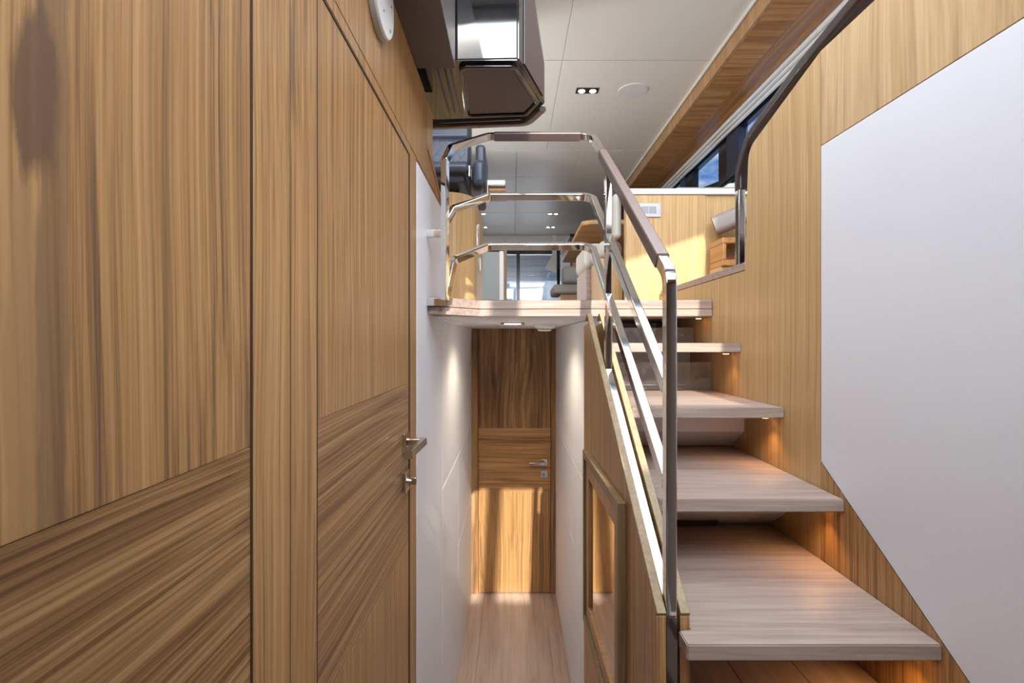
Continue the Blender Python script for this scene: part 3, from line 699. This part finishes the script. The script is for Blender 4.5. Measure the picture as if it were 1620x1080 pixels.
obj('sun_block_panel', P([(-2.38, wz(-2.38)), (0.75, wz(0.75)), (0.75, wz(0.75)+0.03), (-2.38, wz(-2.38)+0.03)], 'x', 1.165, 1.90), black, ws)  # added unseen panel that keeps the sun off the bench cushion
obj('sill', B(-1.75, XH, -2.42, -2.30, 0.90, 0.955), black, ws)

# ceiling fittings
def downlight(x, y, lab):
    t = thing('ceiling_downlight', lab, 'light', 'twin ceiling downlights')
    obj('housing', B(x-0.09, x+0.09, y-0.045, y+0.045, ZC-0.004, ZC+0.0, 0.0012), dark if y < 5 else satin, t)
    for sgn in (-1, 1):
        g = obj('bezel', CY((x+sgn*0.045, y, ZC-0.0055), 'z', 0.034, 0.003, 28), satin, t)
        obj('lamp_glass', CY((x+sgn*0.045, y, ZC-0.0078), 'z', 0.025, 0.0018, 28), lampw, g)
    l = bpy.data.lights.new('downlight_lamp', 'SPOT'); l.energy = 9; l.color = (1.0, 0.85, 0.66); l.spot_size = math.radians(110); l.spot_blend = 0.8; l.shadow_soft_size = 0.03
    o = bpy.data.objects.new('downlight_lamp', l); C.objects.link(o); o.location = (x, y, ZC-0.02); o.parent = t
downlight(0.60, 4.03, 'twin downlight in a dark rectangular housing, nearest in the ceiling')
downlight(-0.495, 7.92, 'left twin downlight above the middle chrome bar, nearer row')
downlight(0.643, 7.92, 'right twin downlight seen just under the middle chrome bar')
downlight(-0.508, 8.84, 'left twin downlight in the farthest row over the saloon')
downlight(0.674, 8.84, 'right twin downlight in the farthest row over the saloon')
t = thing('ceiling_speaker', 'flush round white speaker grille in the ceiling right of the nearest downlight', 'speaker')
obj('rim', CY((0.965, 4.03, ZC-0.002), 'z', 0.118, 0.005, 56), ceil_m, t, smooth=40)
obj('grille', CY((0.965, 4.03, ZC-0.0055), 'z', 0.112, 0.003, 56, r2=0.112), plain('speaker_mesh', (0.66, 0.66, 0.70), 0.6, bump=0.3, bscale=900), t)

# ============================================================ SALOON, right side
pb = thing('sofa_back_partition', 'light-veneer partition behind the dinette with a white top cap', 'partition')
yq = 2.70
Xa, Xb = (990-810)/F*yq, (1117-810)/F*yq
zt_ = (540-308)/F*yq
obj('veneer_face', P([(Xa, yq), (Xb, yq), (Xb, yq+0.05), (Xa, yq+0.05)], 'z', ZD+0.001, zt_, 0.004), oak_z, pb, smooth=40)
obj('side_face', P([(Xb+0.001, yq+0.012), (1.50, yq+0.012), (1.50, yq+0.05), (Xb+0.001, yq+0.05)], 'z', ZD+0.001, zt_), oak_z, pb)
obj('top_cap', B(Xa-0.02, 1.52, yq-0.006, yq+0.07, zt_+0.001, (540-298)/F*yq, 0.006), trimwhite, pb, smooth=40)
sw = thing('light_switch', 'silver-framed switch plate on the light-veneer partition', 'switch')
x0, x1, z0, z1 = pxb(1008, 322, 1045, 343.5, yq)
obj('plate', B(x0, x1, yq-0.008, yq, z0, z1, 0.002), plastg if 0 else plain('silver_plate', (0.5, 0.5, 0.55), 0.35), sw)
obj('inner_frame', B(x0+0.014, x1-0.020, yq-0.0095, yq-0.007, z0+0.015, z1-0.012, 0.001), plast, sw)
xm = (x0+x1)/2
obj('rocker', B(x0+0.018, xm-0.004, yq-0.012, yq-0.009, z0+0.019, z1-0.016, 0.001), plastg, sw)
obj('rocker', B(xm-0.002, x1-0.024, yq-0.012, yq-0.009, z0+0.019, z1-0.016, 0.001), plastg, sw)
# dinette cushion and locker glimpsed past the wall end
t = thing('bench_cushion', 'taupe rounded bench cushion just left of the chrome wall post', 'cushion')
bm = bmesh.new()
ya, yb2 = 2.60, 2.30
sweep(bm, fillet([(1.055, 2.64, 0.600), (1.20, 2.58, 0.655), (1.45, 2.42, 0.715)], 0.1, 6), (0, 0, 1), 0.098, 0.09, 0.028)
obj('cushion_body', bm, plain('taupe_upholstery', (0.24, 0.20, 0.175), 0.5, bump=0.15), t, smooth=50)
t = thing('locker', 'orange wooden locker with an open front under the taupe cushion', 'cabinet')
x0, x1, z0, z1 = pxb(1143, 375, 1196, 420, 2.5)
bm = bmesh.new(); e = 0.03
box(bm, x0, x1, 2.5, 2.66, z1-e, z1, 0.004); box(bm, x0, x1, 2.5, 2.66, z0, z0+e, 0.004); box(bm, x0, x0+0.02, 2.5, 2.66, z0+e, z1-e, 0.004)
obj('locker_frame', bm, orange_edge, t)
obj('locker_interior', B(x0+0.02, x1, 2.64, 2.66, z0+e, z1-e), teak_z, t)
obj('plinth', B(x0, x1, 2.52, 2.66, ZD+0.001, z0-0.001), oak_z, t)
t = tag(obj('folded_towel', B(1.43, 1.56, 3.35, 3.50, 1.00, 1.055, 0.024, 4), fabric, smooth=60), 'small white folded towel behind the partition cap by the window', 'towel')
tag(obj('dinette_backrest', B(1.05, 1.94, 3.25, 3.75, ZD+0.002, 0.999, 0.03, 3), creamup, smooth=60), 'cream seat back behind the light-veneer partition', 'sofa')

# sofa ends
def sofa_end(xa, ya, xb, Y, lab, ysplit, dp=0.5):
    t = thing('sofa_end', lab, 'sofa', 'cream sofa ends')
    x0, x1, z0, z1 = pxb(xa, ya, xb, ysplit, Y)
    obj('cream_bolster', B(x0, x1, Y, Y+dp, z0, z1, min(0.05, (x1-x0)*0.45), 5), creamup, t, smooth=60)
    obj('veneer_side', B(x0+0.012, x1, Y+0.01, Y+dp-0.01, ZD+0.001, z0+0.0, 0.004), tread_x if Y > 3 else oak_z, t)
sofa_end(925, 383, 963, 3.35, 'cream bolster on a pale panel behind the lower right bar end', 425)
sofa_end(947, 378, 986, 2.95, 'cream bolster on light veneer between the two right-hand posts', 408, 0.36)
t = tag(obj('back_cushion', B((970-810)/F*2.8, (984-810)/F*2.8, 2.80, 2.94, (540-376)/F*2.8, (540-305)/F*2.8, 0.022, 4), creamup, smooth=60), 'upright cream back cushion beside the partition end', 'cushion')
# table
tb = thing('saloon_table', 'wooden saloon table seen from beneath behind the right railing corner', 'table')
zt2 = 0.885
obj('tabletop', P([(0.53, 3.85), (0.60, 3.80), (1.25, 3.80), (1.25, 5.66), (0.56, 5.66)], 'z', zt2-0.002, zt2+0.03, 0.004), teak_x, tb)
obj('pedestal', CY((0.9, 4.7, (zt2-0.003+ZD)/2), 'z', 0.06, zt2-0.004-ZD, 24), satin, tb)
# grey settee further aft
st2 = thing('grey_settee', 'grey upholstered settee on a wooden base seen across the saloon', 'sofa')
YS = 6.0
x0, x1, z0, z1 = pxb(890, 420, 960, 448, YS+0.5); cush(x0, x1, YS+0.5, YS+0.75, z0, z1, 'backrest', st2, greyup, 0.05)
x0, x1, z0, z1 = pxb(876, 449, 960, 464, YS); cush(x0, x1, YS, YS+0.6, z0, z1, 'seat_cushion', st2, greyup, 0.035)
obj('wooden_base', B(x0+0.09, x1, YS+0.08, YS+0.75, ZD+0.001, z0, 0.005), oak_z, st2)
t = thing('side_cabinet', 'dark brown wall cabinet behind the grey settee', 'cabinet')
obj('cabinet_body', B(0.83, 1.94, 7.2, 8.6, ZD+0.001, 1.50, 0.01), plain('wenge', (0.09, 0.062, 0.045), 0.45), t)
obj('cabinet_rim', B(0.82, 1.94, 7.18, 8.62, 1.501, 1.53, 0.005), black, t)
obj('cabinet_door', B(0.86, 1.35, 7.185, 7.2, 0.3, 1.45, 0.004), teak_x, t)

# ============================================================ SALOON, left side and aft doors
t = thing('fridge', 'tall grey fridge front with a white edge beyond the left railing', 'fridge')
YG = 5.5
x0, x1, z0, z1 = pxb(700, 398, 790, 475, YG)
obj('fridge_door', B(x0, x1, YG, YG+0.5, ZD+0.001, z1, 0.006), grey_fr, t, smooth=40)
x2 = (797-810)/F*YG
obj('white_side', B(x1+0.001, x2, YG-0.02, YG+0.5, ZD+0.001, z1+0.005, 0.004), plast, t)
t = tag(obj('wooden_post', B(x2+0.003, x2+0.032, YG+0.05, YG+0.12, ZD+0.001, ZC-0.9, 0.003), oak_z), 'slim light wooden post beside the grey fridge', 'post')
t = thing('overhead_cabinet', 'small white-topped overhead cabinet just right of the helm seat arm', 'cabinet')
x0, x1, z0, z1 = pxb(700, 284, 800, 292, 5.0)
obj('white_top', B(x0, x1, 5.0, 5.4, z0, z1, 0.012, 3), plast, t, smooth=40)
obj('white_side', B(x0, (772-810)/F*5, 5.01, 5.4, z0-0.09, z0-0.001), plast, t)
obj('dark_recess', B((773-810)/F*5, x1-0.01, 5.05, 5.4, z0-0.03, z0-0.001), dark, t)
obj('wood_base', B((773-810)/F*5, x1+0.005, 5.02, 5.4, z0-0.055, z0-0.031), orange_edge, t)
obj('hanging_bracket', B(x0, x0+0.05, 5.1, 5.3, z1, ZC-0.001), plast, t)
# aft glazed doors
dr = thing('door_4', kind='structure')
YA = 9.6
zt3 = (540-402)/F*YA; zt4 = (540-392)/F*YA
bm = bmesh.new()
box(bm, -1.75, 1.95, YA, YA+0.06, zt3, zt4); 
for xa, xb in ((817, 822.5), (881, 886), (760, 764)):
    box(bm, (xa-810)/F*YA, (xb-810)/F*YA, YA, YA+0.06, ZD, zt3)
obj('door_frame', bm, black, dr)
obj('pane', B(-1.0, 0.86, YA+0.02, YA+0.03, ZD+0.01, zt3), glass_door, dr)
obj('door_handle', B(0.845, 0.868, YA-0.04, YA-0.005, 1.0, 1.15, 0.004), chrome, dr)
structure('wall_aft_right', B(0.95, 2.0, YA, YA+0.08, ZD, zt3), teak_z)
structure('wall_aft_left', B(-1.8, -0.62, YA, YA+0.08, ZD, zt3), teak_z)
structure('wall_aft_header', B(-1.8, 2.0, YA+0.061, YA+0.1, zt3, 2.1), ceil_m)
structure('trim_3', B(-1.75, 1.95, YA-0.02, YA, zt4, ZC), ceil_m)
# cockpit beyond the doors
co = thing('ceiling_cockpit', kind='structure')
bm = bmesh.new()
for k in range(5): box(bm, -2.2, 2.2, YA+0.12+k*0.8, YA+0.91+k*0.8, 1.72-0.02*k, 1.75-0.02*k, 0.006)
obj('overhang_panels', bm, ceil_m, co)
structure('floor_cockpit', B(-2.4, 2.4, YA+0.11, 14.5, 0.10, ZD-0.01), tread_x)
structure('wall_transom', B(-2.4, 2.4, 13.9, 14.1, ZD, 1.10, 0.03), white)
t = thing('cockpit_sofa', 'white cockpit bench outside the aft glass doors', 'sofa')
obj('seat_cushion', B(-0.2, 1.6, 12.6, 13.3, 0.55, 0.75, 0.06, 3), creamup, t, smooth=50)
obj('base', B(-0.2, 1.6, 12.65, 13.3, ZD-0.009, 0.549, 0.01), white, t)
t = tag(obj('hanging_curtain', P([(0.76, ZC-0.001), (0.84, ZC-0.001), (0.84, 1.30), (0.62, 1.38), (0.76, 1.62)], 'y', YA-0.10, YA-0.07, 0.005), fabric), 'white gathered curtain end beside the aft glass door frame', 'curtain')
